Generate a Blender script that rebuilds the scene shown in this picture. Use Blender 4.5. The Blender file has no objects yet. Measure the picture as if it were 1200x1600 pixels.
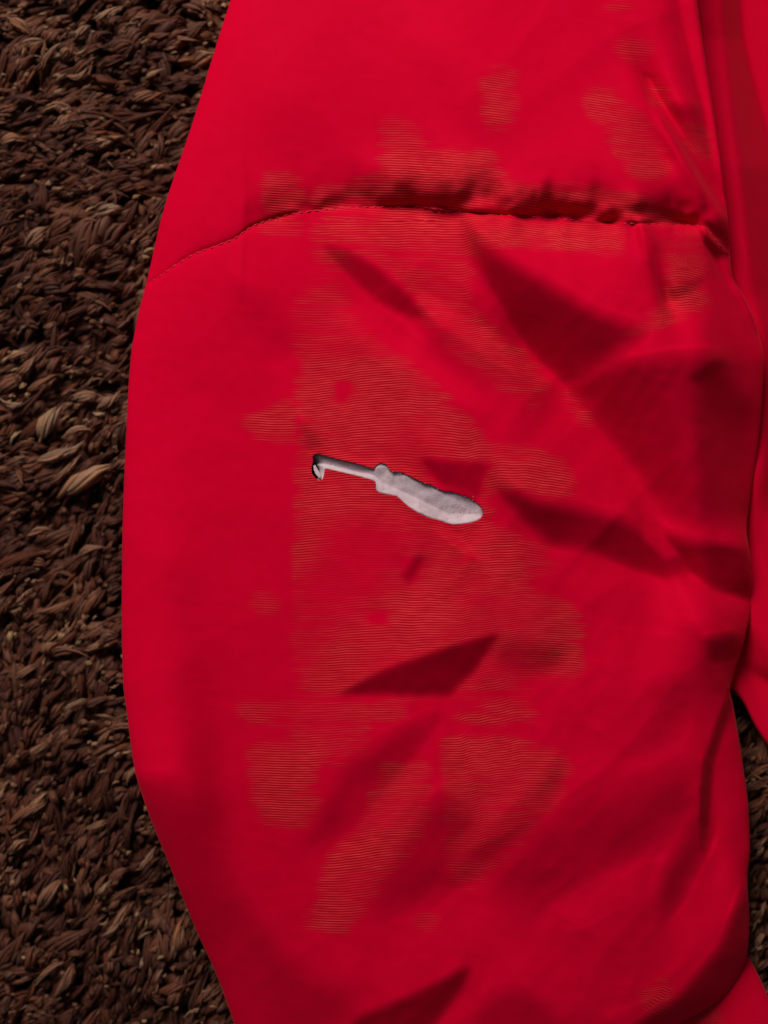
import bpy, math, random
import numpy as np
from mathutils import Vector

random.seed(4)
rng = np.random.default_rng(11)
scene = bpy.context.scene
PX = 0.000225            # metres per photo pixel on the carpet plane
CAMH = 2300.0            # camera height in photo pixels

# ------------------------------------------------------------------ camera
cd = bpy.data.cameras.new("camera")
cam = bpy.data.objects.new("camera", cd)
scene.collection.objects.link(cam)
cam.location = (0, 0, CAMH * PX)
cam.rotation_euler = (0, 0, 0)
cd.sensor_fit = 'VERTICAL'
cd.sensor_height = 36.0
cd.lens = 36.0 * CAMH / 1600.0
cd.clip_start = 0.01
cd.clip_end = 50
cd.dof.use_dof = True
cd.dof.focus_distance = (CAMH - 112.0) * PX
cd.dof.aperture_fstop = 3.4
scene.camera = cam

# ------------------------------------------------------------------ world and lamps
w = bpy.data.worlds.new("World")
scene.world = w
w.use_nodes = True
bg = w.node_tree.nodes["Background"]
bg.inputs[0].default_value = (0.80, 0.88, 1.0, 1)
bg.inputs[1].default_value = 0.10

LAZ = np.array([-0.35, 0.9367])           # lamp azimuth in the plane (x right, y up)
lampd = bpy.data.lights.new("window_light", 'AREA')
lampd.shape = 'RECTANGLE'
lampd.size = 0.55
lampd.size_y = 0.45
lampd.energy = 21.0
lampd.color = (1.0, 0.95, 0.89)
lamp = bpy.data.objects.new("window_light", lampd)
scene.collection.objects.link(lamp)
lamp.location = (LAZ[0] * 1.0, LAZ[1] * 1.0, 0.86)
lamp.rotation_euler = (Vector((0, -0.02, 0)) - lamp.location).to_track_quat('-Z', 'Y').to_euler()

scene.view_settings.view_transform = 'Standard'
scene.view_settings.look = 'None'
scene.view_settings.exposure = 0.0
scene.view_settings.gamma = 1.0

# ------------------------------------------------------------------ helpers
def link(name, me, parent=None, mat=None):
    o = bpy.data.objects.new(name, me)
    scene.collection.objects.link(o)
    if parent is not None:
        o.parent = parent
    if mat is not None and me is not None and not me.materials:
        me.materials.append(mat)
    return o

def world(x, y, z):
    """photo pixel + height (all in pixels) -> metres"""
    k = 1.0 - z / CAMH
    return np.stack([(x - 600.0) * k * PX, -(y - 800.0) * k * PX, z * PX], axis=-1)

def mesh_np(name, co, faces, smooth=True):
    """co (n,3); faces list of (m,k) int arrays"""
    me = bpy.data.meshes.new(name)
    me.vertices.add(len(co))
    me.vertices.foreach_set("co", np.ascontiguousarray(co, dtype=np.float32).ravel())
    if not isinstance(faces, list):
        faces = [faces]
    loops = np.concatenate([f.ravel() for f in faces]).astype(np.int32)
    tot = np.concatenate([np.full(len(f), f.shape[1], np.int32) for f in faces])
    start = np.concatenate([[0], np.cumsum(tot)[:-1]]).astype(np.int32)
    me.loops.add(len(loops))
    me.loops.foreach_set("vertex_index", loops)
    me.polygons.add(len(tot))
    me.polygons.foreach_set("loop_start", start)
    me.polygons.foreach_set("loop_total", tot)
    me.polygons.foreach_set("use_smooth", np.full(len(tot), smooth, bool))
    me.update(calc_edges=True)
    me.validate()
    return me

def attr(me, name, vals):
    a = me.attributes.new(name, 'FLOAT', 'POINT')
    a.data.foreach_set("value", np.ascontiguousarray(vals, dtype=np.float32))

def smooth1(x, k):
    return np.clip(x / k, 0, 1)

def sstep(a, b, x):
    t = np.clip((x - a) / (b - a), 0, 1)
    return t * t * (3 - 2 * t)

# raster on which folds are painted as slopes and then integrated to heights
RX0, RY0, RS = -160, -300, 2.0
RW, RH = 760, 1100                       # covers x -160..1360, y -300..1900
gx = RX0 + RS * np.arange(RW)
gy = RY0 + RS * np.arange(RH)
GX, GY = np.meshgrid(gx, gy)
fx = np.fft.fftfreq(RW, RS) * 2 * np.pi
fy = np.fft.rfftfreq(RH, RS) * 2 * np.pi
# rfft on axis 0 (y)
KX, KY = np.meshgrid(fx, fy)

def fwd(a):
    return np.fft.rfftn(a, axes=(1, 0))
def inv(A):
    return np.fft.irfftn(A, s=(RW, RH), axes=(1, 0))

def blur(a, s):
    if s <= 0.5:
        return a
    return inv(fwd(a) * np.exp(-0.5 * s * s * (KX ** 2 + KY ** 2)))

def inside(px, py, poly):
    r = np.zeros(np.shape(px), bool)
    n = len(poly)
    for i in range(n):
        x1, y1 = poly[i]
        x2, y2 = poly[(i + 1) % n]
        if y1 == y2:
            continue
        c = ((y1 > py) != (y2 > py)) & (px < (x2 - x1) * (py - y1) / (y2 - y1) + x1)
        r ^= c
    return r

def pmask(poly, soft, clip=None, csoft=3):
    xs = [p[0] for p in poly]; ys = [p[1] for p in poly]
    m = np.zeros((RH, RW))
    i0 = max(0, int((min(ys) - RY0) / RS) - 1); i1 = min(RH, int((max(ys) - RY0) / RS) + 2)
    j0 = max(0, int((min(xs) - RX0) / RS) - 1); j1 = min(RW, int((max(xs) - RX0) / RS) + 2)
    m[i0:i1, j0:j1] = inside(GX[i0:i1, j0:j1], GY[i0:i1, j0:j1], poly)
    m = blur(m, soft)
    if clip is not None:
        m = m * blur(inside(GX, GY, clip).astype(float), csoft)
    return m

def sfs(target, mu=0.12, L=1100.0):
    """height field whose slope along the lamp direction follows target (dark = positive)"""
    lx, ly = LAZ[0], -LAZ[1]
    kl = KX * lx + KY * ly
    kp = -KX * ly + KY * lx
    den = kl ** 2 + mu * kp ** 2 + (2 * np.pi / L) ** 2 * 0.25
    Z = -1j * kl * fwd(target) / den
    Z[0, 0] = 0
    return inv(Z)

def noise2(scale, seed):
    r = np.random.default_rng(seed).standard_normal((RH, RW))
    n = inv(fwd(r) * np.exp(-0.5 * scale ** 2 * (KX ** 2 + KY ** 2)))
    return n / n.std()

def sample(f, x, y):
    u = np.clip((x - RX0) / RS, 0, RW - 1.001)
    v = np.clip((y - RY0) / RS, 0, RH - 1.001)
    i = u.astype(int); j = v.astype(int)
    a = u - i; b = v - j
    return (f[j, i] * (1 - a) * (1 - b) + f[j, i + 1] * a * (1 - b)
            + f[j + 1, i] * (1 - a) * b + f[j + 1, i + 1] * a * b)

def curve(pts):
    p = np.array(pts, float)
    x, y = p[:, 0], p[:, 1]
    d = np.gradient(y, x)
    h = np.diff(x); s = np.diff(y) / h
    m = np.zeros(len(x))                 # monotone-ish cubic tangents
    m[0], m[-1] = s[0], s[-1]
    for i in range(1, len(x) - 1):
        if s[i - 1] * s[i] > 0:
            m[i] = 2 * s[i - 1] * s[i] / (s[i - 1] + s[i])
    def f(q):
        q = np.clip(np.asarray(q, float), x[0], x[-1])
        i = np.clip(np.searchsorted(x, q, side='right') - 1, 0, len(x) - 2)
        t = (q - x[i]) / h[i]
        t2, t3 = t * t, t * t * t
        return ((2 * t3 - 3 * t2 + 1) * y[i] + (t3 - 2 * t2 + t) * h[i] * m[i]
                + (-2 * t3 + 3 * t2) * y[i + 1] + (t3 - t2) * h[i] * m[i + 1])
    return f

# ------------------------------------------------------------------ materials
def nodes(mat):
    mat.use_nodes = True
    nt = mat.node_tree
    return nt, nt.nodes["Principled BSDF"]

def N(nt, kind, **kw):
    n = nt.nodes.new(kind)
    for k, v in kw.items():
        setattr(n, k, v)
    return n

def math_node(nt, op, a, b=None, c=None, clamp=False):
    n = N(nt, "ShaderNodeMath", operation=op, use_clamp=clamp)
    for i, v in enumerate((a, b, c)):
        if v is None:
            continue
        if isinstance(v, (int, float)):
            n.inputs[i].default_value = v
        else:
            nt.links.new(v, n.inputs[i])
    return n.outputs[0]

RIB_PERIOD = 3.8
def fabric_material():
    mat = bpy.data.materials.new("red_nylon")
    nt, b = nodes(mat)
    L = nt.links.new
    rv = N(nt, "ShaderNodeAttribute", attribute_name="rib_phase")
    rm = N(nt, "ShaderNodeAttribute", attribute_name="rib_mask")
    geo = N(nt, "ShaderNodeNewGeometry")
    # streaky noise so that the weft threads break up along their length
    mp = N(nt, "ShaderNodeMapping")
    mp.inputs['Scale'].default_value = (180, 1500, 300)
    L(geo.outputs['Position'], mp.inputs['Vector'])
    nz = N(nt, "ShaderNodeTexNoise")
    nz.inputs['Scale'].default_value = 1.0
    nz.inputs['Detail'].default_value = 2.0
    L(mp.outputs[0], nz.inputs['Vector'])
    nzb = N(nt, "ShaderNodeTexNoise")
    nzb.inputs['Scale'].default_value = 260.0
    nzb.inputs['Detail'].default_value = 3.0
    L(geo.outputs['Position'], nzb.inputs['Vector'])
    ph = math_node(nt, 'MULTIPLY_ADD', nz.outputs[0], 0.5, rv.outputs['Fac'])
    s = math_node(nt, 'SINE', math_node(nt, 'MULTIPLY', ph, 2 * math.pi / RIB_PERIOD))
    s01 = math_node(nt, 'MULTIPLY_ADD', s, 0.5, 0.5)
    thread = math_node(nt, 'POWER', s01, 1.5)
    amp = math_node(nt, 'MULTIPLY_ADD', nz.outputs[0], 1.3, 0.05, clamp=True)
    weft = math_node(nt, 'MULTIPLY', math_node(nt, 'MULTIPLY', thread, amp), rm.outputs['Fac'], clamp=True)
    base = N(nt, "ShaderNodeMix", data_type='RGBA')
    base.inputs['A'].default_value = (0.56, 0.0004, 0.024, 1)
    base.inputs['B'].default_value = (0.50, 0.0004, 0.017, 1)
    L(nzb.outputs[0], base.inputs['Factor'])
    warp = N(nt, "ShaderNodeMix", data_type='RGBA')
    warp.inputs['B'].default_value = (0.35, 0.0002, 0.006, 1)
    L(base.outputs['Result'], warp.inputs['A'])
    L(rm.outputs['Fac'], warp.inputs['Factor'])
    col = N(nt, "ShaderNodeMix", data_type='RGBA')
    col.inputs['B'].default_value = (0.76, 0.043, 0.058, 1)
    L(warp.outputs['Result'], col.inputs['A'])
    L(weft, col.inputs['Factor'])
    L(col.outputs['Result'], b.inputs['Base Color'])
    b.inputs['Roughness'].default_value = 0.55
    b.inputs['Specular IOR Level'].default_value = 0.04
    b.inputs['Specular Tint'].default_value = (1.0, 0.05, 0.15, 1)
    b.inputs['Sheen Weight'].default_value = 0.24
    b.inputs['Sheen Roughness'].default_value = 0.35
    b.inputs['Sheen Tint'].default_value = (1.0, 0.10, 0.11, 1)
    # fine weave relief
    wv = N(nt, "ShaderNodeTexNoise")
    wv.inputs['Scale'].default_value = 1800.0
    wv.inputs['Detail'].default_value = 2.0
    L(geo.outputs['Position'], wv.inputs['Vector'])
    hgt = math_node(nt, 'MULTIPLY_ADD', math_node(nt, 'MULTIPLY', s01, rm.outputs['Fac']), 0.5,
                    math_node(nt, 'MULTIPLY', wv.outputs[0], 0.12))
    bp = N(nt, "ShaderNodeBump")
    bp.inputs['Strength'].default_value = 0.5
    bp.inputs['Distance'].default_value = 0.00022
    L(hgt, bp.inputs['Height'])
    L(bp.outputs[0], b.inputs['Normal'])
    return mat

def thread_material():
    mat = bpy.data.materials.new("red_thread")
    nt, b = nodes(mat)
    nz = N(nt, "ShaderNodeTexNoise")
    nz.inputs['Scale'].default_value = 2500
    mx = N(nt, "ShaderNodeMix", data_type='RGBA')
    mx.inputs['A'].default_value = (0.42, 0.001, 0.015, 1)
    mx.inputs['B'].default_value = (0.56, 0.006, 0.028, 1)
    nt.links.new(nz.outputs[0], mx.inputs['Factor'])
    nt.links.new(mx.outputs['Result'], b.inputs['Base Color'])
    b.inputs['Roughness'].default_value = 0.5
    b.inputs['Specular IOR Level'].default_value = 0.3
    return mat

def wadding_material():
    mat = bpy.data.materials.new("white_wadding")
    nt, b = nodes(mat)
    L = nt.links.new
    geo = N(nt, "ShaderNodeNewGeometry")
    n1 = N(nt, "ShaderNodeTexNoise")
    n1.inputs['Scale'].default_value = 420
    n1.inputs['Detail'].default_value = 5
    L(geo.outputs['Position'], n1.inputs['Vector'])
    n2 = N(nt, "ShaderNodeTexNoise")
    n2.inputs['Scale'].default_value = 1500
    n2.inputs['Detail'].default_value = 6
    n2.inputs['Distortion'].default_value = 1.2
    L(geo.outputs['Position'], n2.inputs['Vector'])
    mx = N(nt, "ShaderNodeMix", data_type='RGBA')
    mx.inputs['A'].default_value = (0.41, 0.275, 0.31, 1)
    mx.inputs['B'].default_value = (0.64, 0.50, 0.535, 1)
    L(n1.outputs[0], mx.inputs['Factor'])
    L(mx.outputs['Result'], b.inputs['Base Color'])
    b.inputs['Roughness'].default_value = 0.8
    b.inputs['Specular IOR Level'].default_value = 0.25
    b.inputs['Sheen Weight'].default_value = 0.3
    bp = N(nt, "ShaderNodeBump")
    bp.inputs['Strength'].default_value = 0.3
    bp.inputs['Distance'].default_value = 0.0006
    L(n2.outputs[0], bp.inputs['Height'])
    L(bp.outputs[0], b.inputs['Normal'])
    return mat

def pile_material():
    mat = bpy.data.materials.new("brown_yarn")
    nt, b = nodes(mat)
    L = nt.links.new
    tint = N(nt, "ShaderNodeAttribute", attribute_name="tint")
    fib = N(nt, "ShaderNodeAttribute", attribute_name="fibre")
    along = N(nt, "ShaderNodeAttribute", attribute_name="along")
    geo = N(nt, "ShaderNodeNewGeometry")
    oi = N(nt, "ShaderNodeObjectInfo")
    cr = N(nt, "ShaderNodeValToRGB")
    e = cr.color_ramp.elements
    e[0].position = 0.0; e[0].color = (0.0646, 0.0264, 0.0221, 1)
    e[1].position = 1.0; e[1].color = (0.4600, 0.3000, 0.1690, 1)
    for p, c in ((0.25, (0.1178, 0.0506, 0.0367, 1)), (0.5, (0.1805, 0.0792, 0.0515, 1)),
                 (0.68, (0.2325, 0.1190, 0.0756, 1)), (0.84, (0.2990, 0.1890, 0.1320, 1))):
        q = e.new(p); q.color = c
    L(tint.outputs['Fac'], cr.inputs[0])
    # fibres twisted along the yarn
    comb = N(nt, "ShaderNodeCombineXYZ")
    L(math_node(nt, 'MULTIPLY', fib.outputs['Fac'], 3.0), comb.inputs[0])
    L(math_node(nt, 'MULTIPLY', along.outputs['Fac'], 1.6), comb.inputs[1])
    L(math_node(nt, 'MULTIPLY', tint.outputs['Fac'], 97.0), comb.inputs[2])
    nz = N(nt, "ShaderNodeTexNoise")
    nz.inputs['Scale'].default_value = 1.0
    nz.inputs['Detail'].default_value = 3
    L(comb.outputs[0], nz.inputs['Vector'])
    mul = N(nt, "ShaderNodeMix", data_type='RGBA', blend_type='MULTIPLY')
    mul.inputs['Factor'].default_value = 1.0
    ramp2 = N(nt, "ShaderNodeMapRange")
    ramp2.inputs['From Min'].default_value = 0.3
    ramp2.inputs['From Max'].default_value = 0.7
    ramp2.inputs['To Min'].default_value = 0.38
    ramp2.inputs['To Max'].default_value = 0.98
    L(nz.outputs[0], ramp2.inputs[0])
    wn = N(nt, "ShaderNodeTexWhiteNoise", noise_dimensions='1D')
    L(math_node(nt, 'FLOOR', math_node(nt, 'MULTIPLY', tint.outputs['Fac'], 61.0)), wn.inputs['W'])
    rust = N(nt, "ShaderNodeMix", data_type='RGBA', blend_type='MULTIPLY')
    rust.inputs['B'].default_value = (1.18, 0.80, 0.58, 1)
    L(wn.outputs['Value'], rust.inputs['Factor'])
    L(cr.outputs[0], rust.inputs['A'])
    L(rust.outputs['Result'], mul.inputs['A'])
    L(ramp2.outputs[0], mul.inputs['B'])
    L(mul.outputs['Result'], b.inputs['Base Color'])
    b.inputs['Roughness'].default_value = 0.5
    b.inputs['Specular IOR Level'].default_value = 0.10
    b.inputs['Specular Tint'].default_value = (1.0, 0.75, 0.6, 1)
    bp = N(nt, "ShaderNodeBump")
    bp.inputs['Strength'].default_value = 0.8
    bp.inputs['Distance'].default_value = 0.0006
    L(nz.outputs[0], bp.inputs['Height'])
    L(bp.outputs[0], b.inputs['Normal'])
    return mat

def backing_material():
    mat = bpy.data.materials.new("carpet_backing")
    nt, b = nodes(mat)
    nz = N(nt, "ShaderNodeTexNoise")
    nz.inputs['Scale'].default_value = 350
    nz.inputs['Detail'].default_value = 5
    geo = N(nt, "ShaderNodeNewGeometry")
    nt.links.new(geo.outputs['Position'], nz.inputs['Vector'])
    mx = N(nt, "ShaderNodeMix", data_type='RGBA')
    mx.inputs['A'].default_value = (0.0380, 0.0198, 0.0172, 1)
    mx.inputs['B'].default_value = (0.07, 0.04, 0.03, 1)
    nt.links.new(nz.outputs[0], mx.inputs['Factor'])
    nt.links.new(mx.outputs['Result'], b.inputs['Base Color'])
    b.inputs['Roughness'].default_value = 0.95
    b.inputs['Specular IOR Level'].default_value = 0.0
    return mat

M_FAB = fabric_material()
M_THR = thread_material()
M_WAD = wadding_material()
M_PILE = pile_material()
M_BACK = backing_material()

# ------------------------------------------------------------------ outlines (photo pixels)
seam_y = curve([(150, 480), (230, 443), (300, 398), (366, 372), (396, 352), (470, 331), (560, 323), (640, 322), (720, 331),
                (800, 336), (900, 343), (960, 348), (1040, 349), (1100, 353), (1122, 380), (1145, 402), (1250, 440)])
left_x = curve([(-300, 445), (0, 360), (60, 341), (200, 298), (330, 255), (440, 229), (500, 214), (560, 204), (700, 196),
                (850, 191), (960, 190), (1060, 192), (1120, 199), (1200, 210), (1260, 228), (1350, 264), (1450, 305),
                (1530, 341), (1600, 366), (1900, 470)])
right_x = curve([(-300, 1066), (0, 1089), (60, 1097), (150, 1111), (260, 1127), (330, 1136), (400, 1141), (430, 1144),
                 (470, 1166), (520, 1185), (565, 1194), (620, 1191), (700, 1184), (780, 1172), (830, 1167), (880, 1173), (935, 1175),
                 (1000, 1163), (1055, 1146), (1082, 1141), (1100, 1145), (1190, 1160), (1270, 1170), (1330, 1172), (1372, 1168),
                 (1440, 1171), (1490, 1168), (1522, 1156), (1555, 1131), (1580, 1095), (1600, 1060), (1640, 1010), (1900, 930)])

# ------------------------------------------------------------------ folds of the sleeve: dark / bright facets painted as slopes
SLEEVE_FOLDS = [
    # polygon, slope (positive faces away from the window), softness, clip polygon, clip softness
    ([(500, 384), (545, 392), (600, 425), (640, 462), (662, 492), (640, 496), (590, 470), (540, 428)], .34, 7, None, 3),
    ([(735, 370), (770, 392), (850, 440), (930, 490), (1010, 520), (950, 560), (888, 602), (850, 578), (790, 520), (752, 460)], .50, 16,
     [(732, 360), (760, 440), (800, 520), (850, 575), (884, 604), (1020, 535), (1100, 300), (740, 300)], 5),
    ([(885, 604), (960, 565), (1060, 555), (1130, 560), (1175, 640), (1168, 800), (1120, 840), (1070, 830), (1030, 795), (990, 730), (930, 660)], .36, 20,
     [(880, 606), (960, 560), (1250, 500), (1250, 900), (1060, 860), (985, 745), (930, 672)], 7),
    ([(770, 755), (850, 785), (930, 798), (1010, 825), (1070, 850), (1110, 850), (1190, 850), (1190, 945), (1110, 930), (1075, 897), (1042, 908), (990, 892), (930, 862), (860, 850), (815, 815)], .58, 13,
     [(740, 700), (1250, 760), (1250, 942), (1175, 938), (1112, 926), (1077, 896), (1042, 909), (985, 892), (930, 872), (800, 850)], 4),
    ([(1040, 830), (1180, 860), (1180, 935), (1110, 922), (1070, 890)], .30, 8, None, 3),
    ([(1000, 815), (1030, 835), (1062, 868), (1040, 872), (1008, 842)], -.42, 6, None, 3),
    ([(655, 716), (765, 725), (742, 792), (700, 772)], .30, 6, None, 3),
    ([(525, 1086), (600, 1045), (700, 1010), (782, 988), (748, 1040), (702, 1088), (620, 1086)], .55, 7,
     [(510, 1090), (600, 1042), (700, 1006), (786, 984), (790, 1000), (750, 1050), (705, 1100), (500, 1120)], 3),
    ([(780, 992), (850, 1010), (885, 1012), (868, 1046), (800, 1046), (768, 1030)], .22, 14, None, 3),
    ([(692, 1108), (664, 1165), (622, 1212), (562, 1292), (470, 1330), (500, 1280), (540, 1200), (600, 1158)], .27, 16, None, 3),
    ([(702, 1240), (742, 1285), (690, 1390), (640, 1410), (570, 1430), (600, 1370), (650, 1300)], .28, 20, None, 3),
    ([(880, 1180), (815, 1255), (745, 1320), (686, 1385), (730, 1380), (815, 1300), (880, 1225)], .24, 11, None, 3),
    ([(900, 1280), (1000, 1235), (1095, 1190), (1085, 1260), (1000, 1330), (910, 1370), (830, 1405), (770, 1395), (820, 1330)], .36, 30, None, 3),
    ([(1106, 1235), (1112, 1300), (1062, 1400), (1028, 1436), (1038, 1370), (1078, 1300)], .38, 13, None, 3),
    ([(736, 1508), (724, 1545), (650, 1640), (520, 1640), (560, 1590), (650, 1552)], .62, 8, None, 3),
    ([(740, 1620), (758, 1560), (790, 1545), (840, 1556), (900, 1620)], .26, 16, None, 3),
    ([(1172, 1380), (1175, 1500), (1110, 1570), (1000, 1660), (940, 1640), (1060, 1560), (1125, 1480)], .62, 10, None, 3),
    ([(200, 1230), (330, 1240), (350, 1330), (400, 1440), (480, 1530), (570, 1560), (500, 1640), (330, 1640)], .28, 26, None, 3),
    ([(262, 860), (300, 880), (330, 1000), (345, 1180), (360, 1330), (320, 1330), (290, 1100)], .15, 38, None, 3),
    ([(470, 660), (500, 680), (505, 712), (478, 705)], .25, 8, None, 3),
    ([(1000, 352), (1026, 385), (1046, 448), (1034, 466), (1014, 420)], .42, 5, None, 3),
    ([(1030, 458), (1075, 440), (1115, 428), (1070, 462), (1035, 472)], .34, 6, None, 3),
    ([(1075, 590), (1120, 560), (1140, 565), (1090, 600)], .25, 6, None, 3),
    ([(1142, 1075), (1120, 1130), (1100, 1190), (1094, 1245), (1098, 1330), (1108, 1245), (1114, 1190), (1130, 1140), (1150, 1090)], .65, 4, None, 3),
    ([(1100, 1000), (1150, 990), (1150, 1025), (1110, 1030)], .30, 9, None, 3),
    ([(950, 1100), (1080, 1060), (1060, 1150), (960, 1180)], .10, 25, None, 3),
    ([(870, 1390), (1000, 1380), (1060, 1560), (900, 1580)], .06, 30, None, 3),
    ([(1098, 358), (1108, 372), (1126, 386), (1143, 402), (1118, 402), (1100, 380)], .7, 4, None, 3),
    ([(1108, 385), (1122, 398), (1150, 440), (1192, 520), (1180, 520), (1130, 430)], .25, 4, None, 3),
    ([(1095, 560), (1200, 560), (1190, 800), (1180, 945), (1112, 915), (1085, 780)], .30, 16, [(1040, 500), (1300, 500), (1300, 941), (1175, 939), (1112, 926), (1077, 896)], 4),
    # bright facets
    ([(1050, -40), (1086, -40), (1118, 170), (1134, 320), (1118, 250), (1085, 120)], -.30, 8, None, 3),
    ([(930, 90), (975, 95), (1040, 165), (1075, 215), (1055, 215), (990, 160)], -.16, 10, None, 3),
    ([(505, 470), (560, 480), (680, 560), (770, 630), (740, 640), (640, 590), (560, 530)], -0.216, 14, None, 3),
    ([(640, 450), (700, 480), (790, 540), (870, 596), (850, 606), (760, 555), (680, 500)], -0.270, 7, None, 3),
    ([(672, 808), (700, 826), (760, 878), (730, 866), (696, 842)], -0.405, 4, None, 3),
    ([(900, 880), (1040, 915), (1076, 902), (1150, 945), (1090, 980), (950, 960), (860, 905)], -0.135, 16, None, 3),
    ([(860, 1420), (940, 1370), (1010, 1340), (990, 1400), (900, 1450)], -0.189, 14, None, 3),
    ([(540, 210), (640, 240), (720, 285), (560, 262)], -0.135, 20, None, 3),
    ([(410, 170), (500, 150), (520, 240), (430, 260)], .07, 26, None, 3),
    ([(640, 60), (760, 120), (820, 240), (700, 200)], .06, 30, None, 3),
    ([(1010, 120), (1036, 165), (1094, 270), (1136, 330), (1124, 335), (1070, 255), (1018, 165)], -0.405, 6, None, 3),
    ([(1040, 165), (1095, 170), (1122, 280), (1134, 322), (1098, 268)], .28, 8, None, 3),
    ([(985, 120), (1010, 165), (1060, 250), (1040, 250), (990, 170)], .10, 8, None, 3),
    ([(540, 1240), (620, 1210), (690, 1120), (700, 1180), (620, 1290), (520, 1370)], -0.108, 14, None, 3),
    ([(350, 440), (430, 460), (470, 540), (420, 560), (380, 500)], .10, 16, None, 3),
    ([(652, 866), (666, 870), (640, 910), (630, 902)], .26, 5, None, 3),
]
def fold_height(folds, mu=0.12, L=1100.0, extra=None):
    s = np.zeros((RH, RW))
    for poly, amt, soft, clip, cs in folds:
        s += amt * pmask(poly, soft * 0.72, clip, cs)
    s = 1.36 * s - 0.40 * blur(s, 26)          # cloth rises beside every hollow
    wgt = np.clip(np.abs(s) / 0.12, 0, 1)
    lx, ly = LAZ[0], -LAZ[1]
    cur = s.copy()
    for it in range(10):
        z = sfs(cur, mu, L)
        g = inv(1j * (KX * lx + KY * ly) * fwd(z))
        cur = cur + 0.7 * wgt * (s - g)
    return sfs(cur, mu, L)

ZF = fold_height(SLEEVE_FOLDS)
def ridged(sa, sb, ang, seed):
    """sharp-crested wrinkles lying along one direction"""
    c, sn = math.cos(ang), math.sin(ang)
    r = np.random.default_rng(seed).standard_normal((RH, RW))
    ka = KX * c + KY * sn; kb = -KX * sn + KY * c
    n_ = inv(fwd(r) * np.exp(-0.5 * ((sa * ka) ** 2 + (sb * kb) ** 2)))
    n_ /= n_.std()
    return np.abs(n_) - 0.8
_zone = np.clip(0.35 + 0.65 * sstep(420, 760, GX), 0, 1) * (0.45 + 0.55 * sstep(300, 420, GY))
NZ_WAVE = (noise2(140, 9) * 4.0 + noise2(70, 1) * 2.0 + noise2(28, 2) * 0.34
           + _zone * (-1.5 * ridged(80, 30, -0.75, 61) - 1.0 * ridged(66, 26, 0.7, 62) - 0.40 * ridged(26, 12, -0.9, 63))
           - 0.16 * ridged(16, 7, 0.3, 64))
NZ_WAVE = blur(NZ_WAVE, 2.2)
NZ_PHASE = noise2(60, 3) * 3.0 + noise2(20, 5) * 0.22
# puckers running into the seam: noise that varies along the seam only
_r = np.random.default_rng(8)
puck_x = np.arange(100, 1300, 4.0)
def _band(sig):
    k = np.exp(-0.5 * (np.arange(-60, 61) * 4.0 / sig) ** 2)
    n = np.convolve(_r.standard_normal(len(puck_x)), k, 'same')
    return n / n.std()
puck_a = _band(9) * 0.7 + _band(20) * 0.6
puck_b = _band(12) * 0.6 + _band(24) * 0.6

_sx = np.arange(0, 1400, 4.0)
_sw = np.interp(_sx, [180, 380, 430, 490, 600, 640, 700, 760, 960, 985, 1000, 1090, 1150], [.10, .14, .40, .62, .75, 1.1, 1.0, 1.2, 1.25, .85, 1.1, .95, .8])
_sw = np.convolve(np.pad(_sw, 12, mode='edge'), np.hanning(27)[1:-1] / np.hanning(27).sum(), 'valid')
HUMPS = noise2(13, 71) * 0.8 + noise2(7, 72) * 0.35
def seam_weight(x):
    return np.interp(x, _sx, _sw)


def sleeve_height(x, y, t):
    lift = np.interp(y, LIFT_Y, LIFT) * sstep(0, 1, (x - right_x(y) + 170) / 170.0)
    return sleeve_raw(x, y, t) + lift

def sleeve_raw(x, y, t):
    e = np.abs(2 * t - 1)
    base = 76 + 38 * np.sqrt(np.clip(1 - e ** 4.4, 0, 1))
    fade = np.clip((1 - e) / 0.06, 0, 1) ** 0.6
    base = base + 24 * np.exp(-((x - 1150) / 170.0) ** 2 - ((y - 985) / 190.0) ** 2)
    z = base + sample(ZF, x, y) + sample(NZ_WAVE, x, y)
    d = y - seam_y(x)
    wgt = seam_weight(x)
    up = np.clip(-d, 0, None); dn = np.clip(d, 0, None)
    # upper panel overhangs and drops into the seam, lower panel rises gently out of it
    val = np.where(d <= 0, -33 * (1 + 0.22 * np.clip(np.interp(x + up * 0.2, puck_x, puck_a), -1.6, 1.6)) * np.exp(-(up / (36.0 + 7 * np.clip(np.interp(x, puck_x, puck_b), -1.5, 1.5))) ** 1.7), -33 * (1 + 0.22 * np.clip(np.interp(x, puck_x, puck_a), -1.6, 1.6) * np.exp(-dn / 14.0)) * np.exp(-(dn / 100.0)))
    pa = np.interp(x + up * 0.25, puck_x, puck_a); pb = np.interp(x - dn * 0.35, puck_x, puck_b)
    puck = np.where(d <= 0, (pa * 4.0 + (6.5 + 3.5 * sstep(680, 760, x)) * sample(HUMPS, x, y)) * np.exp(-up / 24.0) * (1 - np.exp(-up / 5.0)), pb * 5.0 * np.exp(-dn / 34.0) * (1 - np.exp(-dn / 5.0)))
    small = -2.6 * np.exp(-np.abs(d) / 5.0)
    z = z + (val + puck) * wgt + small
    # vertical pressed crease left of the sleeve's middle
    cr = np.exp(-((x - 378 - 3 * np.sin(y / 40)) / 7.0) ** 2) * (sstep(150, 260, y) * (1 - sstep(440, 480, y)))
    return z + 1.3 * cr

LIFT_Y = np.arange(-260.0, 1860.0, 10.0)
_e = sleeve_raw(right_x(LIFT_Y) - 3, LIFT_Y, np.full(LIFT_Y.shape, 0.997))
LIFT = np.clip(np.interp(LIFT_Y, [-260, 300, 470, 640, 1000, 1150], [118, 114, 80, 54, 52, 36]) - _e, 0, None)
LIFT = np.convolve(np.pad(LIFT, 6, mode='edge'), np.ones(13) / 13, 'valid')

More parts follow.
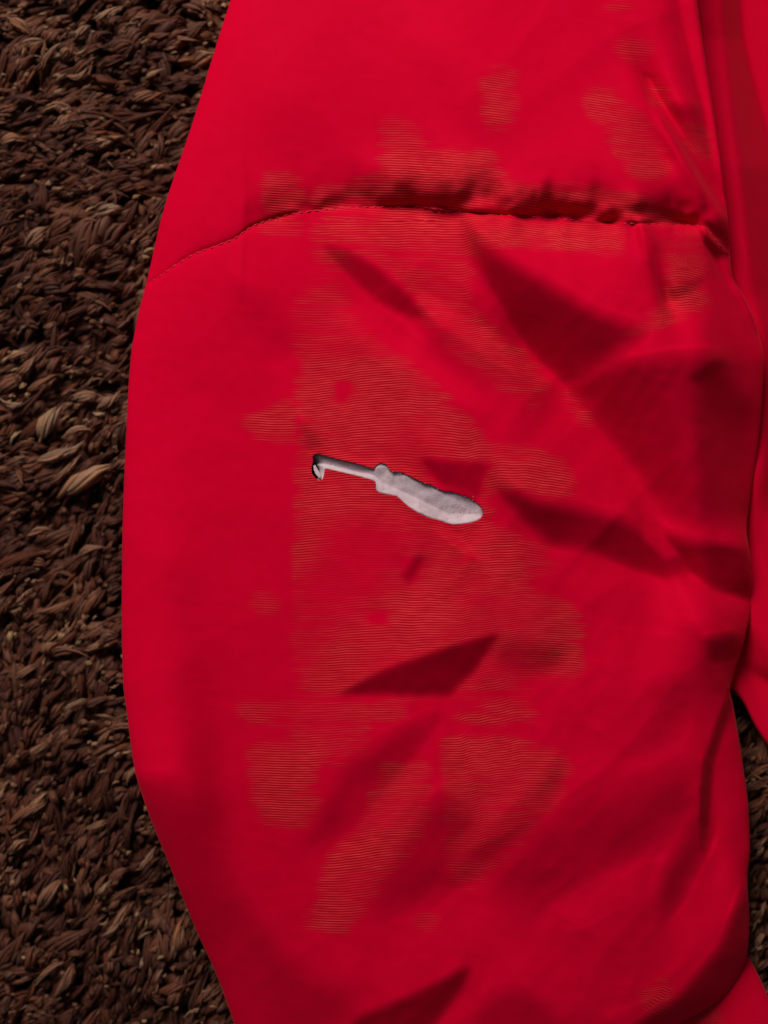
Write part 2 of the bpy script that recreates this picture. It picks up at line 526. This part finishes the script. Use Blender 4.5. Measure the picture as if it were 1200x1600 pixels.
RIBS = [
    [(470, 455), (520, 430), (555, 490), (635, 560), (725, 645), (765, 700), (830, 700), (900, 735), (895, 778), (830, 785), (760, 760), (770, 820), (830, 850), (900, 880), (800, 900),
     (845, 930), (910, 960), (905, 1062), (770, 1078), (730, 1082), (640, 1092), (460, 1085), (468, 560), (452, 500)],
    [(490, 345), (640, 330), (970, 355), (985, 395), (900, 392), (760, 384), (740, 400), (700, 440), (640, 410), (560, 385), (480, 380)],
    [(620, 425), (680, 440), (745, 480), (800, 540), (860, 590), (845, 640), (780, 600), (700, 540), (655, 495)],
    [(480, 385), (640, 395), (735, 395), (745, 485), (690, 480), (640, 450), (590, 425), (500, 415)],
    [(395, 345), (470, 335), (480, 365), (400, 362)],
    [(1010, 358), (1095, 362), (1110, 470), (1045, 500), (950, 545), (975, 520), (1040, 480), (1046, 430)],
    [(870, 602), (890, 600), (940, 672), (905, 660)],
    [(752, 103), (808, 103), (806, 196), (755, 198)],
    [(912, 135), (950, 140), (1000, 180), (1045, 232), (1045, 272), (985, 278), (950, 215), (915, 165)],
    [(1008, 125), (1046, 128), (1046, 172), (1015, 160)],
    [(1062, 192), (1108, 205), (1105, 262), (1070, 235)],
    [(596, 185), (660, 190), (660, 230), (770, 240), (790, 285), (960, 295), (1000, 312), (1090, 335), (1085, 350), (960, 342), (640, 320), (480, 328), (500, 290), (590, 280)],
    [(412, 268), (468, 268), (475, 330), (415, 338)],
    [(1095, 345), (1142, 350), (1140, 398), (1108, 385)],
    [(942, 0), (996, 0), (990, 16), (945, 14)],
    [(960, 60), (1030, 60), (1020, 95), (965, 90)],
    [(370, 1096), (575, 1096), (575, 1190), (460, 1190), (462, 1130), (372, 1126)],
    [(578, 1096), (640, 1096), (625, 1130), (580, 1130)],
    [(385, 1153), (450, 1153), (500, 1190), (495, 1290), (440, 1288), (402, 1285)],
    [(592, 1192), (672, 1190), (670, 1290), (605, 1370), (555, 1440), (525, 1460), (465, 1450), (468, 1435), (495, 1430), (510, 1340), (570, 1290)],
    [(692, 1150), (800, 1155), (900, 1190), (895, 1220), (830, 1300), (745, 1385), (695, 1390), (700, 1330)],
    [(700, 1098), (840, 1095), (845, 1130), (705, 1130)],
    [(640, 1428), (690, 1430), (690, 1452), (650, 1448)],
    [(640, 1495), (680, 1492), (670, 1512)],
    [(1000, 1555), (1050, 1515), (1040, 1580), (1005, 1590)],
    [(390, 928), (440, 928), (440, 958), (392, 955)],
    [(370, 660), (430, 640), (465, 620), (465, 700), (400, 690)],
    [(855, 945), (912, 960), (910, 1060), (860, 1060)],
    [(770, 700), (890, 720), (895, 778), (790, 780)],
]
NORIB = [
    ([(622, 868), (668, 864), (660, 900), (640, 918), (620, 896)], 10), ([(655, 716), (768, 722), (742, 795), (690, 775)], 6),
    ([(520, 590), (560, 590), (545, 640), (515, 630)], 10), ([(575, 955), (610, 955), (610, 980), (575, 980)], 8),
    ([(678, 812), (698, 822), (758, 874), (735, 872)], 7), ([(540, 395), (600, 415), (655, 480), (640, 495), (560, 440)], 9),
    ([(525, 1088), (600, 1045), (785, 988), (745, 1045), (700, 1090)], 6),
]
rib = np.zeros((RH, RW))
for p in RIBS:
    rib = np.maximum(rib, pmask(p, 13))
for p, s in NORIB:
    rib *= 1 - pmask(p, s)
# patches end in stepped, ragged borders
def noise_xy(sx, sy, seed):
    r = np.random.default_rng(seed).standard_normal((RH, RW))
    n_ = inv(fwd(r) * np.exp(-0.5 * ((sx * KX) ** 2 + (sy * KY) ** 2)))
    return n_ / n_.std()
rib = np.clip((rib - 0.5 + 0.13 * noise_xy(22, 12, 21) + 0.17 * noise_xy(14, 2.2, 22)) * 1.55 + 0.50, 0, 1) * np.clip(rib * 4 - 0.6, 0, 1) * np.clip(0.74 + 0.26 * noise_xy(34, 26, 23) + .10 * noise_xy(30, 2, 24), 0.12, 1)
rib += 0.004

# ------------------------------------------------------------------ jacket
jacket = bpy.data.objects.new("jacket", None)
scene.collection.objects.link(jacket)
jacket['label'] = "red padded nylon jacket with a torn sleeve lying on the brown shaggy carpet"
jacket['category'] = "jacket"

TEAR = [(488, 712), (494, 709), (502, 710), (530, 718), (550, 722), (570, 728), (583, 733), (588, 727), (594, 723), (603, 725), (607, 732), (612, 737),
        (622, 737), (633, 740), (643, 745), (653, 750), (663, 755), (673, 757), (684, 763), (693, 767), (706, 769), (720, 773), (731, 777), (740, 782), (748, 788), (754, 796),
        (755, 803), (751, 810), (742, 815), (730, 818), (710, 820), (697, 817), (687, 813), (677, 811), (667, 808), (653, 801), (640, 793), (632, 786), (627, 781),
        (620, 775), (610, 773), (600, 772), (593, 770), (588, 766), (586, 760), (587, 753), (578, 749), (570, 747), (557, 743), (543, 740), (530, 737), (517, 734), (509, 732),
        (507, 735), (506, 741), (504, 749), (499, 751), (493, 747), (487, 739), (487, 729), (489, 721)]

def nearest_on_poly(px, py, poly):
    best = np.full(px.shape, 1e9); bx = px.copy(); by = py.copy()
    for i in range(len(poly)):
        x1, y1 = poly[i]; x2, y2 = poly[(i + 1) % len(poly)]
        dx, dy = x2 - x1, y2 - y1
        t = np.clip(((px - x1) * dx + (py - y1) * dy) / (dx * dx + dy * dy), 0, 1)
        qx, qy = x1 + t * dx, y1 + t * dy
        d = np.hypot(px - qx, py - qy)
        m = d < best
        best = np.where(m, d, best); bx = np.where(m, qx, bx); by = np.where(m, qy, by)
    return bx, by, best

def edge_t(n):
    u = np.linspace(0, 1, n)
    return 0.72 * u + 0.28 * (0.5 - 0.5 * np.cos(np.pi * u))

def skirt_cols(x, y, z, side, drop):
    """columns that roll the cloth under itself at a silhouette edge"""
    xs, ys, zs = [], [], []
    for a, d in ((1.5, .12), (4, .30), (10, .55), (20, .80), (34, 1.0)):
        xs.append(x + side * a); ys.append(y); zs.append(z * (1 - d) - drop * d)
    return xs, ys, zs

def cloth_grid(X, Y, Z, t_left=True, t_right=True, drop=4):
    cols_x = [X]; cols_y = [Y]; cols_z = [Z]
    if t_left:
        a, b, c = skirt_cols(X[:, 0], Y[:, 0], Z[:, 0], 1, drop)
        cols_x.insert(0, np.stack(a[::-1], 1)); cols_y.insert(0, np.stack(b[::-1], 1)); cols_z.insert(0, np.stack(c[::-1], 1))
    if t_right:
        a, b, c = skirt_cols(X[:, -1], Y[:, -1], Z[:, -1], -1, drop)
        cols_x.append(np.stack(a, 1)); cols_y.append(np.stack(b, 1)); cols_z.append(np.stack(c, 1))
    return np.concatenate(cols_x, 1), np.concatenate(cols_y, 1), np.concatenate(cols_z, 1)

def quads(nr, nc):
    i = np.arange(nr - 1)[:, None] * nc + np.arange(nc - 1)[None, :]
    return np.stack([i, i + nc, i + nc + 1, i + 1], -1).reshape(-1, 4)

NC = 460
def sleeve_zone(lo, hi, nr):
    v = np.linspace(0, 1, nr)[:, None]
    t = edge_t(NC)[None, :]
    x = np.repeat(200 + 950 * t, nr, 0)
    for _ in range(14):
        y = lo(x) * (1 - v) + hi(x) * v
        xn = left_x(y) * (1 - t) + right_x(y) * t
        x = 0.5 * x + 0.5 * xn
    y = lo(x) * (1 - v) + hi(x) * v
    return x, y, np.repeat(t, nr, 0)

def build_sleeve(lo, hi, nr, label, tear):
    X, Y, T = sleeve_zone(lo, hi, nr)
    Z = sleeve_height(X, Y, T)
    faces = None
    if tear:
        # cut the tear out and pull its rim onto the torn outline
        cx = X.copy(); cy = Y.copy()
        ins = inside(X, Y, TEAR)
        bx, by, dist = nearest_on_poly(X, Y, TEAR)
        # rim lips curl: raised and rolled a little
        near = np.exp(-(dist / 7.0) ** 2)
        Z = Z + 2.2 * near * np.where(by < 0.262 * (bx - 488) + 722, 1.0, 0.5)
    Xs, Ys, Zs = cloth_grid(X, Y, Z)
    nrows, ncols = Xs.shape
    f = quads(nrows, ncols)
    if tear:
        insf = np.zeros((nrows, ncols), bool); insf[:, 5:-5] = ins
        cnt = insf.ravel()[f].sum(1)
        keep = cnt < 3
        f2 = f[keep]
        used_by_cut = np.zeros(nrows * ncols, bool); used_by_cut[f[~keep].ravel()] = True
        used_keep = np.zeros(nrows * ncols, bool); used_keep[f2.ravel()] = True
        rim = used_by_cut & used_keep
        fx_, fy_ = Xs.ravel(), Ys.ravel()
        qx, qy, _ = nearest_on_poly(fx_[rim], fy_[rim], TEAR)
        fx_[rim] = qx; fy_[rim] = qy
        # inner vertices left over in kept faces also go to the outline
        left = insf.ravel() & used_keep & ~rim
        if left.any():
            qx, qy, _ = nearest_on_poly(fx_[left], fy_[left], TEAR)
            fx_[left] = qx; fy_[left] = qy
        Xs = fx_.reshape(nrows, ncols); Ys = fy_.reshape(nrows, ncols)
        f = f2
    co = world(Xs.ravel(), Ys.ravel(), Zs.ravel())
    # arc length down the cloth drives the rib lines so they bend over the folds
    dy = np.diff(Ys, axis=0); dz = np.diff(Zs, axis=0)
    arc = np.concatenate([np.zeros((1, Ys.shape[1])), np.cumsum(np.sqrt(dy ** 2 + dz ** 2), 0)], 0) + Ys[:1]
    slack = arc - Ys
    slack = slack - slack.mean(1, keepdims=True)
    phase = (Ys + np.clip(slack, -30, 30) * 0.35 + 0.10 * Zs + sample(NZ_PHASE, Xs, Ys)
             - 0.45 * np.clip(Xs - 1050, 0, None) * (Ys < 420) - 0.06 * (Xs - 700) * (Ys < 345) - 0.05 * np.clip(Xs - 640, 0, None) * (Ys < 900))
    me = mesh_np("sleeve_panel", co, f)
    attr(me, "rib_phase", phase.ravel())
    attr(me, "rib_mask", sample(rib, Xs, Ys).ravel())
    o = link("sleeve_panel", me, jacket, M_FAB)
    o['label'] = label
    return o

upper = build_sleeve(lambda x: -260 + 0 * x, seam_y, 210, "smoother upper sleeve panel above the gathered seam", False)
lower = build_sleeve(seam_y, lambda x: 1860 + 0 * x, 640, "wrinkled lower sleeve panel with a torn hole", True)

# height under the tear for things that sit there
t_of = lambda x, y: (x - left_x(y)) / (right_x(y) - left_x(y))
def sz(x, y):
    x = np.asarray(x, float); y = np.asarray(y, float)
    return sleeve_height(x, y, t_of(x, y))

# ---- wadding seen through the tear
def tear_axis(x):
    return np.interp(x, [480, 500, 583, 600, 640, 700, 760], [722, 722, 741, 750, 766, 795, 802])
wx = np.arange(470, 780, 1.6); wy = np.arange(695, 845, 1.6)
WX, WY = np.meshgrid(wx, wy)
_, _, wd = nearest_on_poly(WX, WY, TEAR)
ws = np.where(inside(WX, WY, TEAR), -wd, wd)
off = WY - tear_axis(WX)
wide = np.interp(WX, [480, 583, 600, 640, 700, 760], [7, 8, 18, 24, 24, 10])
rel = np.clip(off / wide, -1.1, 1.05)
# cavity: falls away from the upper lip, turns up towards the window along the lower lip
depth = 5.5 - 3.0 * np.clip(-rel, -1, 1.3) * -1
cav = np.where(rel < 0.30, -1.0 - 4.6 * (rel + 1.0), -1.0 - 4.6 * 1.30 + 8.5 * (rel - 0.30))
cav = cav * np.clip(wide / 20, .6, 1.2) - 5.5 * (1 - sstep(568, 592, WX)) * (1 - sstep(0.1, 0.6, rel))
fz = sample(noise2(7, 31), WX, WY) * 0.55 + sample(noise2(3.2, 32), WX, WY) * 0.28
hook = np.exp(-(((WX - 494) / 9) ** 2 + ((WY - 738) / 12) ** 2)) + 0.8 * np.exp(-(((WX - 488) / 5) ** 2 + ((WY - 718) / 8) ** 2))
WZ = sz(WX, WY) + cav + fz - 26 * hook - np.clip(ws, 0, None) * 0.5 - 2.0 * sstep(-1.5, 1.0, ws)
keep = ((ws < 16) & ((WX < 480) | (((WX - 491) / 6.5) ** 2 + ((WY - 738) / 13.0) ** 2 > 1))).ravel()
fq = quads(*WX.shape)
fq = fq[keep[fq].all(1)]
used = np.unique(fq)
remap = np.full(WX.size, -1); remap[used] = np.arange(len(used))
co = world(WX.ravel()[used], WY.ravel()[used], WZ.ravel()[used])
wad = link("wadding", mesh_np("wadding", co, remap[fq]), lower, M_WAD)
wad['label'] = "pale grey fluffy wadding showing through the tear"

# loose fibres along the torn rim
def tube_batch(paths, radius, sides=4):
    """paths (n,k,3) in pixel space -> vertices, quad faces"""
    n, k, _ = paths.shape
    tan = np.gradient(paths, axis=1)
    tan /= np.linalg.norm(tan, axis=2, keepdims=True) + 1e-9
    upv = np.zeros_like(tan); upv[..., 2] = 1
    sidev = np.cross(tan, upv); sidev /= np.linalg.norm(sidev, axis=2, keepdims=True) + 1e-6
    nrm = np.cross(sidev, tan)
    ang = np.linspace(0, 2 * np.pi, sides, endpoint=False)
    r = np.broadcast_to(radius, (n, k))[..., None, None]
    P = paths[:, :, None, :] + r * (np.cos(ang)[:, None] * sidev[:, :, None, :] + np.sin(ang)[:, None] * nrm[:, :, None, :])
    idx = np.arange(n * k * sides).reshape(n, k, sides)
    a = idx[:, :-1]; b = idx[:, 1:]
    f = np.stack([a, np.roll(a, -1, 2), np.roll(b, -1, 2), b], -1).reshape(-1, 4)
    return P.reshape(-1, 3), f

fp = []
T_ = np.array(TEAR, float)
for i in range(56):
    if i < 20:
        k = rng.integers(10, 26)
        p = T_[k] + rng.normal(0, 2.0, 2)
        p[1] += rng.uniform(-1, 5)
    else:
        p = np.array([rng.uniform(690, 748), 0]); p[1] = tear_axis(p[0]) + rng.uniform(-12, 9)
    a = rng.uniform(0, 2 * np.pi); ln = rng.uniform(3, 7)
    q = []
    for s in range(5):
        q.append((p[0], p[1], float(sz(p[0], p[1])) + 1.2 + 1.2 * math.sin(s * 0.8) - (6.0 if i >= 20 else 0)))
        p = p + np.array([math.cos(a), math.sin(a)]) * ln / 4
        a += rng.normal(0, 0.5)
    fp.append(q)
P, f = tube_batch(np.array(fp), 0.2, 3)
fib = link("frayed_fibres", mesh_np("frayed_fibres", world(P[:, 0], P[:, 1], P[:, 2]), f), lower, M_WAD)
fib['kind'] = "stuff"

# a torn scrap of lining hanging in the hooked end
sp = np.array([[491, 727], [493, 733], [496, 739], [499, 744], [500.5, 747.5]], float)
sw_ = np.array([1.6, 2.6, 3.0, 2.2, .4])
SX = sp[:, 0][:, None] + sw_[:, None] * np.array([-1, -.3, .4, 1])[None]
SY = sp[:, 1][:, None] - 0.45 * sw_[:, None] * np.array([-1, -.3, .4, 1])[None]
SZ = sz(SX, SY) - 2.5 + np.array([-.4, .5, .4, -.6])[None]
scr = link("lining_scrap", mesh_np("lining_scrap", world(SX.ravel(), SY.ravel(), SZ.ravel()), quads(*SX.shape)), lower, M_WAD)

# ---- sewn stitches lying in the seam
def stitch_mesh(p0, p1, wid):
    p0 = np.array(p0); p1 = np.array(p1)
    k = np.linspace(0, 1, 5)
    path = p0[None] * (1 - k[:, None]) + p1[None] * k[:, None]
    path[:, 2] += 1.6 * np.sin(np.pi * k)
    rad = wid * np.array([.45, .95, 1.0, .95, .45])
    P, f = tube_batch(path[None], rad[None], 6)
    n = len(P)
    caps = np.array([[0, 1, 2, 3], [0, 3, 4, 5], [n - 6, n - 3, n - 4, n - 5], [n - 6, n - 1, n - 2, n - 3]])
    return mesh_np("stitch", world(P[:, 0], P[:, 1], P[:, 2]), [f, caps])
x = 236.0
while x < 1138:
    ln = rng.uniform(8.0, 10.5)
    slope = float(seam_y(x + 4) - seam_y(x)) / 4
    ln /= math.hypot(1, slope)
    x2 = min(x + ln, 1139)
    ya, yb = float(seam_y(x)) + rng.uniform(-.5, .5), float(seam_y(x2)) + rng.uniform(-.5, .5)
    za, zb = float(sz(x, ya)) - .4, float(sz(x2, yb)) - .4
    link("stitch", stitch_mesh((x, ya + .8, za), (x2, yb + .8, zb), 1.05), lower, M_THR)
    x = x2 + rng.uniform(3.0, 4.6) / math.hypot(1, slope)

# ---- jacket body behind the sleeve
BODY_FOLDS = [
    ([(1130, 985), (1180, 1010), (1300, 1080), (1300, 1120), (1200, 1062), (1130, 1030)], .75, 7, None, 3),
]
ZB = fold_height(BODY_FOLDS)
body_edge = curve([(960, 1010), (1100, 1048), (1140, 1074), (1160, 1096), (1182, 1138), (1204, 1170), (1260, 1230), (1400, 1290), (1750, 1330)])
nr, nc = 300, 170
v = edge_t(nr)[:, None]
X = np.repeat(np.linspace(960, 1750, nc)[None, :], nr, 0)
Y = -260 * (1 - v) + body_edge(X) * v
dist = np.clip(body_edge(X) - Y, 0, None)
Z = 14 + 6 * sstep(700, 1000, Y) + (30 + 4 * sstep(700, 1000, Y)) * np.sqrt(np.clip(1 - (1 - np.clip(dist / 110, 0, 1)) ** 2.5, 0, 1)) + sample(ZB, X, Y) * 0.8 * np.clip(dist / 60, 0.15, 1) + sample(NZ_WAVE, X - 500, Y)
# the body falls away in a deep fold beside the sleeve
xc = curve([(-300, 1108), (0, 1123), (60, 1127), (150, 1136), (300, 1152), (450, 1170), (560, 1190), (700, 1188), (800, 1176), (850, 1172), (1400, 1172)])(Y)
D = 1 - sstep(760, 880, Y - 0.9 * (1200 - X))
Ld = np.interp(Y, [-50, 60, 380], [40, 46, 78])
u = np.clip(X - xc, 0, None)
drop = 1.7 * (np.sqrt(u * u + 60) - 7.7)
drop = np.minimum(drop, 1.7 * Ld) - 6 * np.log1p(np.exp(-np.abs(drop - 1.7 * Ld) / 6))
Z -= D * (drop + 0.32 * np.clip(X - 1085, 0, 90) - 0.5 * np.clip(X - xc - Ld, 0, 120) * (1 - sstep(60, 330, Y)))
Z += D * np.interp(Y, [60, 260], [-16, 34])
Z -= 30 * (1 - sstep(980, 1080, X))
step = Y - (1004 + 0.85 * (X - 1140))
Z += -20 * sstep(-20, 16, step) + 20 * sstep(16, 64, step)
edge_z = sz(right_x(Y[:, 0]) - 3, Y[:, 0])
edge_z = np.convolve(np.pad(edge_z, 12, mode='edge'), np.ones(25) / 25, 'valid')[:, None]
cap = np.minimum(edge_z, 72) - np.interp(Y, [600, 850], [10, 30]) + 0.15 * np.clip(X - right_x(Y) - 4, 0, None) + 0.5 * np.clip(X - right_x(Y) - 60, 0, None) + 0.35 * np.clip(X - right_x(Y) - 4, None, 0)
Z = np.minimum(Z, cap) - 10.0 * np.log1p(np.exp(-np.abs(Z - cap) / 10.0))
Z = np.maximum(Z, -42) + 2.0 * np.log1p(np.exp(-np.abs(Z + 42) / 2.0))
ex = [(0, 1.5, .12), (0, 4, .3), (0, 10, .55), (0, 20, .8), (0, 34, 1.0)]
rows = [(X[-1], Y[-1] - a, Z[-1] * (1 - d) - 4 * d) for _, a, d in ex]
X = np.concatenate([X] + [r[0][None] for r in rows]); Y = np.concatenate([Y] + [r[1][None] for r in rows]); Z = np.concatenate([Z] + [r[2][None] for r in rows])
me = mesh_np("body_panel", world(X.ravel(), Y.ravel(), Z.ravel()), quads(*X.shape))
attr(me, "rib_phase", Y.ravel()); attr(me, "rib_mask", np.full(X.size, 0.04))
bo = link("body_panel", me, jacket, M_FAB)
bo['label'] = "jacket body half in shadow behind the sleeve"

# ---- lower layer of the jacket under the sleeve's end
HEM_FOLDS = [
    ([(1060, 1560), (1165, 1490), (1180, 1500), (1110, 1580), (1040, 1640)], .10, 12, None, 3),
]
ZH = fold_height(HEM_FOLDS)
hem_r = curve([(1440, 1120), (1480, 1158), (1490, 1166), (1520, 1183), (1560, 1202), (1600, 1224), (1700, 1270), (1900, 1330)])
nr, nc = 120, 120
Y = np.repeat(np.linspace(1440, 1880, nr)[:, None], nc, 1)
t = edge_t(nc)[None, :]
X = 880 * (1 - t) + hem_r(Y) * t
Z = 8 + 18 * np.sqrt(np.clip(1 - np.clip(1 - (hem_r(Y) - X) / 60, 0, 1) ** 2.2, 0, 1)) + sample(ZH, X, Y) * 0.5 + 1.2 * np.sin(X / 37 + Y / 51)
X, Y, Z = cloth_grid(X, Y, Z, False, True)
me = mesh_np("hem_panel", world(X.ravel(), Y.ravel(), Z.ravel()), quads(*X.shape))
attr(me, "rib_phase", (Y + 0.35 * X).ravel()); attr(me, "rib_mask", 0.45 * pmask([(1085, 1578), (1115, 1570), (1130, 1600), (1090, 1610)], 5)[0, 0] + np.clip(sample(pmask([(1085, 1578), (1118, 1568), (1132, 1605), (1090, 1612)], 5), X, Y), 0, 1).ravel() * .6 + .03)
ho = link("hem_panel", me, jacket, M_FAB)
ho['label'] = "lower red layer emerging under the sleeve's curved edge"

# ------------------------------------------------------------------ carpet
n = 60
bx_ = np.linspace(-1700, 2900, n); by_ = np.linspace(-1500, 3100, n)
BX, BY = np.meshgrid(bx_, by_)
BZ = -50 + rng.uniform(-3, 3, BX.shape)
carpet = link("carpet", mesh_np("carpet", np.stack([(BX - 600) * PX, -(BY - 800) * PX, BZ * PX], -1).reshape(-1, 3), quads(n, n)[:, ::-1]), None, M_BACK)
carpet['kind'] = "structure"
carpet['label'] = "dark brown shaggy carpet"

def tufts(cx, cy, cz, length, wid, yaw, pitch, tint, seed, strands=7, seg=5, sides=4):
    """locks of loosely twisted yarn, each a bundle of tapering strands; all arrays of n, in pixels"""
    r = np.random.default_rng(seed)
    m = len(cx)
    k = np.linspace(-0.5, 0.5, seg)[None, None, :]
    L3 = length[:, None, None] * r.uniform(.55, 1.05, (m, strands, 1))
    slide = length[:, None, None] * r.normal(0, .13, (m, strands, 1))
    s = k * L3 + slide
    bend = r.normal(0, .32, m)[:, None, None] + r.normal(0, .10, (m, strands, 1))
    ph = (np.arange(strands) / strands * 2 * np.pi)[None, :, None] + r.uniform(0, 6.28, m)[:, None, None]
    tw = r.uniform(1.2, 3.2, m)[:, None, None]
    rr = wid[:, None, None] * r.uniform(.35, .95, (m, strands, 1)) * (1 - (1.55 * np.abs(s / length[:, None, None])) ** 2).clip(.12, 1)
    a = ph + tw * (s / length[:, None, None] + .5)
    lat = bend * length[:, None, None] * ((s / length[:, None, None]) ** 2 - 0.08) * 0.9 + rr * np.cos(a) + r.normal(0, .35, (m, strands, seg))
    c, sn = np.cos(yaw)[:, None, None], np.sin(yaw)[:, None, None]
    hor = s * np.cos(pitch)[:, None, None]
    x = cx[:, None, None] + hor * c - lat * sn
    y = cy[:, None, None] + hor * sn + lat * c
    arch = r.uniform(0.03, 0.22, m)[:, None, None] * length[:, None, None]
    z = cz[:, None, None] + s * np.sin(pitch)[:, None, None] - arch * (4 * (s / length[:, None, None]) ** 2) + rr * np.sin(a) * .75
    paths = np.stack([x, y, z], -1).reshape(m * strands, seg, 3)
    prof = np.array([.25, .85, 1.0, .8, .12]) if seg == 5 else np.sin(np.linspace(.25, 2.95, seg))
    sw = (wid[:, None] * r.uniform(.32, .58, (m, strands)) + .25).reshape(-1, 1)
    P, f = tube_batch(paths, sw * prof[None, :], sides)
    ring = np.tile(np.arange(sides) / sides, m * strands * seg)
    al = np.repeat((s / length[:, None, None] + .5).reshape(-1), sides)
    tt = np.repeat(np.clip(tint[:, None] + r.normal(0, .045, (m, strands)), 0, 1).reshape(-1), seg * sides)
    sid = np.repeat(r.uniform(0, 40, m * strands), seg * sides)
    return P, f, tt, sid + .5 + .5 * np.cos(2 * np.pi * ring), al

def plain(P):
    return np.stack([(P[:, 0] - 600) * PX, -(P[:, 1] - 800) * PX, P[:, 2] * PX], -1)

def pile_mesh(name, args):
    P, f, tt, fb, al = tufts(*args)
    me = mesh_np(name, plain(P), f)
    attr(me, "tint", tt); attr(me, "fibre", fb); attr(me, "along", al)
    return me

def flow(x, y):
    """lie of the pile: locks lean up to the right, steeper towards the bottom"""
    return (-0.20 - 0.00046 * (y - 200) + 0.34 * sample(FLOW, np.clip(x, -150, 1350), np.clip(y, -290, 1890)))
FLOW = noise2(45, 41) * 0.6 + noise2(16, 42) * 0.62
HUE = noise2(38, 43) * 0.5 + noise2(12, 44) * 0.3
BUMP = noise2(24, 45) * .8 + noise2(60, 46) * .4

def scatter(count, region):
    x = rng.uniform(region[0], region[2], count); y = rng.uniform(region[1], region[3], count)
    # nothing where the jacket covers the carpet well inside its outline
    yy = np.clip(y, -300, 1900)
    cover = (x > left_x(yy) + 60) & (x < right_x(yy) - 60) & (y > -240) & (y < 1840)
    cover |= (x > 1060) & (y < body_edge(np.clip(x, 960, 1750)) - 14) & (y > -240)
    cover |= (x > 1100) & (y > 1520) & (x < hem_r(np.clip(y, 1440, 1900)) - 30)
    m = ~cover
    return x[m], y[m]

parts = []
def layer(count, region, zlo, zhi, lmin, lmax, wmin, wmax, tlo, thi, seed):
    x, y = scatter(count, region)
    m = len(x)
    xs, ys = np.clip(x, -150, 1350), np.clip(y, -290, 1890)
    ln = rng.uniform(lmin, lmax, m) * np.exp(rng.normal(0, .38, m))
    wd = rng.uniform(wmin, wmax, m) * np.exp(rng.normal(0, .25, m))
    yaw = flow(x, y) + rng.normal(0, .26, m) + np.where(rng.random(m) < .10, rng.normal(0, .8, m), 0)
    pit = rng.normal(0.22, .22, m)
    z = rng.uniform(zlo, zhi, m) + 9 * sample(BUMP, xs, ys)
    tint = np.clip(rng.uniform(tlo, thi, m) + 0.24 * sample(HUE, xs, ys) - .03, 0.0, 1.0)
    return (x, y, z, ln, wd, yaw, pit, tint, seed)

REG_A = (-300, -250, 470, 1850)
REG_B = (1080, 980, 1500, 1850)
specs = []
for reg, kk in ((REG_A, 1.0), (REG_B, 0.22)):
    specs += [
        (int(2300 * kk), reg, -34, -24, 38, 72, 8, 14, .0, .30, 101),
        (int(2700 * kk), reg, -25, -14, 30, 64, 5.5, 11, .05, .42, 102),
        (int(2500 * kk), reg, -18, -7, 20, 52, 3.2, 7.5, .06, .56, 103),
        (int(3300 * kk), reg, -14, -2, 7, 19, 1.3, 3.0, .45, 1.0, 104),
    ]
allP, allF, allT, allB, allA = [], [], [], [], []
offv = 0
for sp in specs:
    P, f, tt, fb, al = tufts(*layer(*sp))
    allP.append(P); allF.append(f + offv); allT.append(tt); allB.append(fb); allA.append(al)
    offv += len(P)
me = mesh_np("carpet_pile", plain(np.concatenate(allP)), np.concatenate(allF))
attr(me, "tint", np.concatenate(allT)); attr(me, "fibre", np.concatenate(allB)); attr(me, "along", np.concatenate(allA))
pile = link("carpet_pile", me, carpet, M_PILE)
pile['kind'] = "stuff"

# the paler, bigger locks that stand out one by one
BIG = [(75, 660, 62, 13, -1.0, .90), (137, 748, 90, 20, -.42, .85), (88, 712, 64, 10, -.25, .80), (118, 674, 46, 6, -.3, .84), (100, 738, 60, 6, -.75, .72),
       (130, 620, 40, 9, -.1, .78), (168, 628, 34, 9, -.6, .76), (28, 555, 42, 8, -.1, .82), (40, 575, 44, 8, -.6, .7), (22, 632, 36, 5, .1, .84),
       (65, 600, 56, 10, -.4, .55), (172, 328, 38, 10, -.1, .84), (152, 224, 60, 9, -.25, .78), (45, 88, 30, 5, -.1, .86), (85, 88, 30, 5, -.2, .84),
       (130, 115, 40, 8, -.5, .66), (170, 20, 54, 7, -.35, .86), (128, 50, 34, 8, -.6, .74), (30, 40, 44, 9, .7, .70), (60, 370, 50, 12, -.6, .7),
       (225, 150, 46, 10, -.2, .62), (240, 115, 30, 4, -.4, .85), (18, 218, 40, 8, -.1, .75), (85, 168, 46, 8, -.1, .68), (95, 190, 36, 10, -.8, .66),
       (80, 1515, 56, 6, -.6, .80), (185, 1440, 50, 7, -.9, .78), (55, 1255, 46, 6, -.75, .8), (40, 1270, 60, 8, -.5, .66), (230, 1345, 40, 6, -.9, .75),
       (75, 1400, 60, 12, -.9, .64), (160, 1390, 30, 4, -.8, .84), (22, 1325, 34, 9, -.7, .72), (105, 1530, 50, 10, -1.1, .6), (150, 1290, 40, 6, -.4, .7),
       (205, 1210, 34, 4, -1.0, .82), (60, 1170, 44, 6, -.5, .72), (120, 1100, 40, 6, -.4, .75), (40, 1050, 46, 8, -.45, .7), (150, 1010, 36, 6, -.3, .76),
       (90, 950, 50, 9, -.35, .68), (30, 900, 44, 6, -.3, .78), (140, 860, 46, 7, -.3, .76), (60, 830, 40, 7, -.2, .72), (1188, 1330, 26, 5, -1.2, .7), (1192, 1420, 26, 5, -1.3, .66)]
for i, (bxx, byy, ln, wd, yaw, tint) in enumerate(BIG):
    o_ = np.array
    me = pile_mesh("tuft", (o_([float(bxx)]), o_([float(byy)]), o_([2.0]), o_([float(ln)]), o_([float(wd) * .8]), o_([yaw]), o_([.12]), o_([tint]), 300 + i))
    link("tuft", me, carpet, M_PILE)
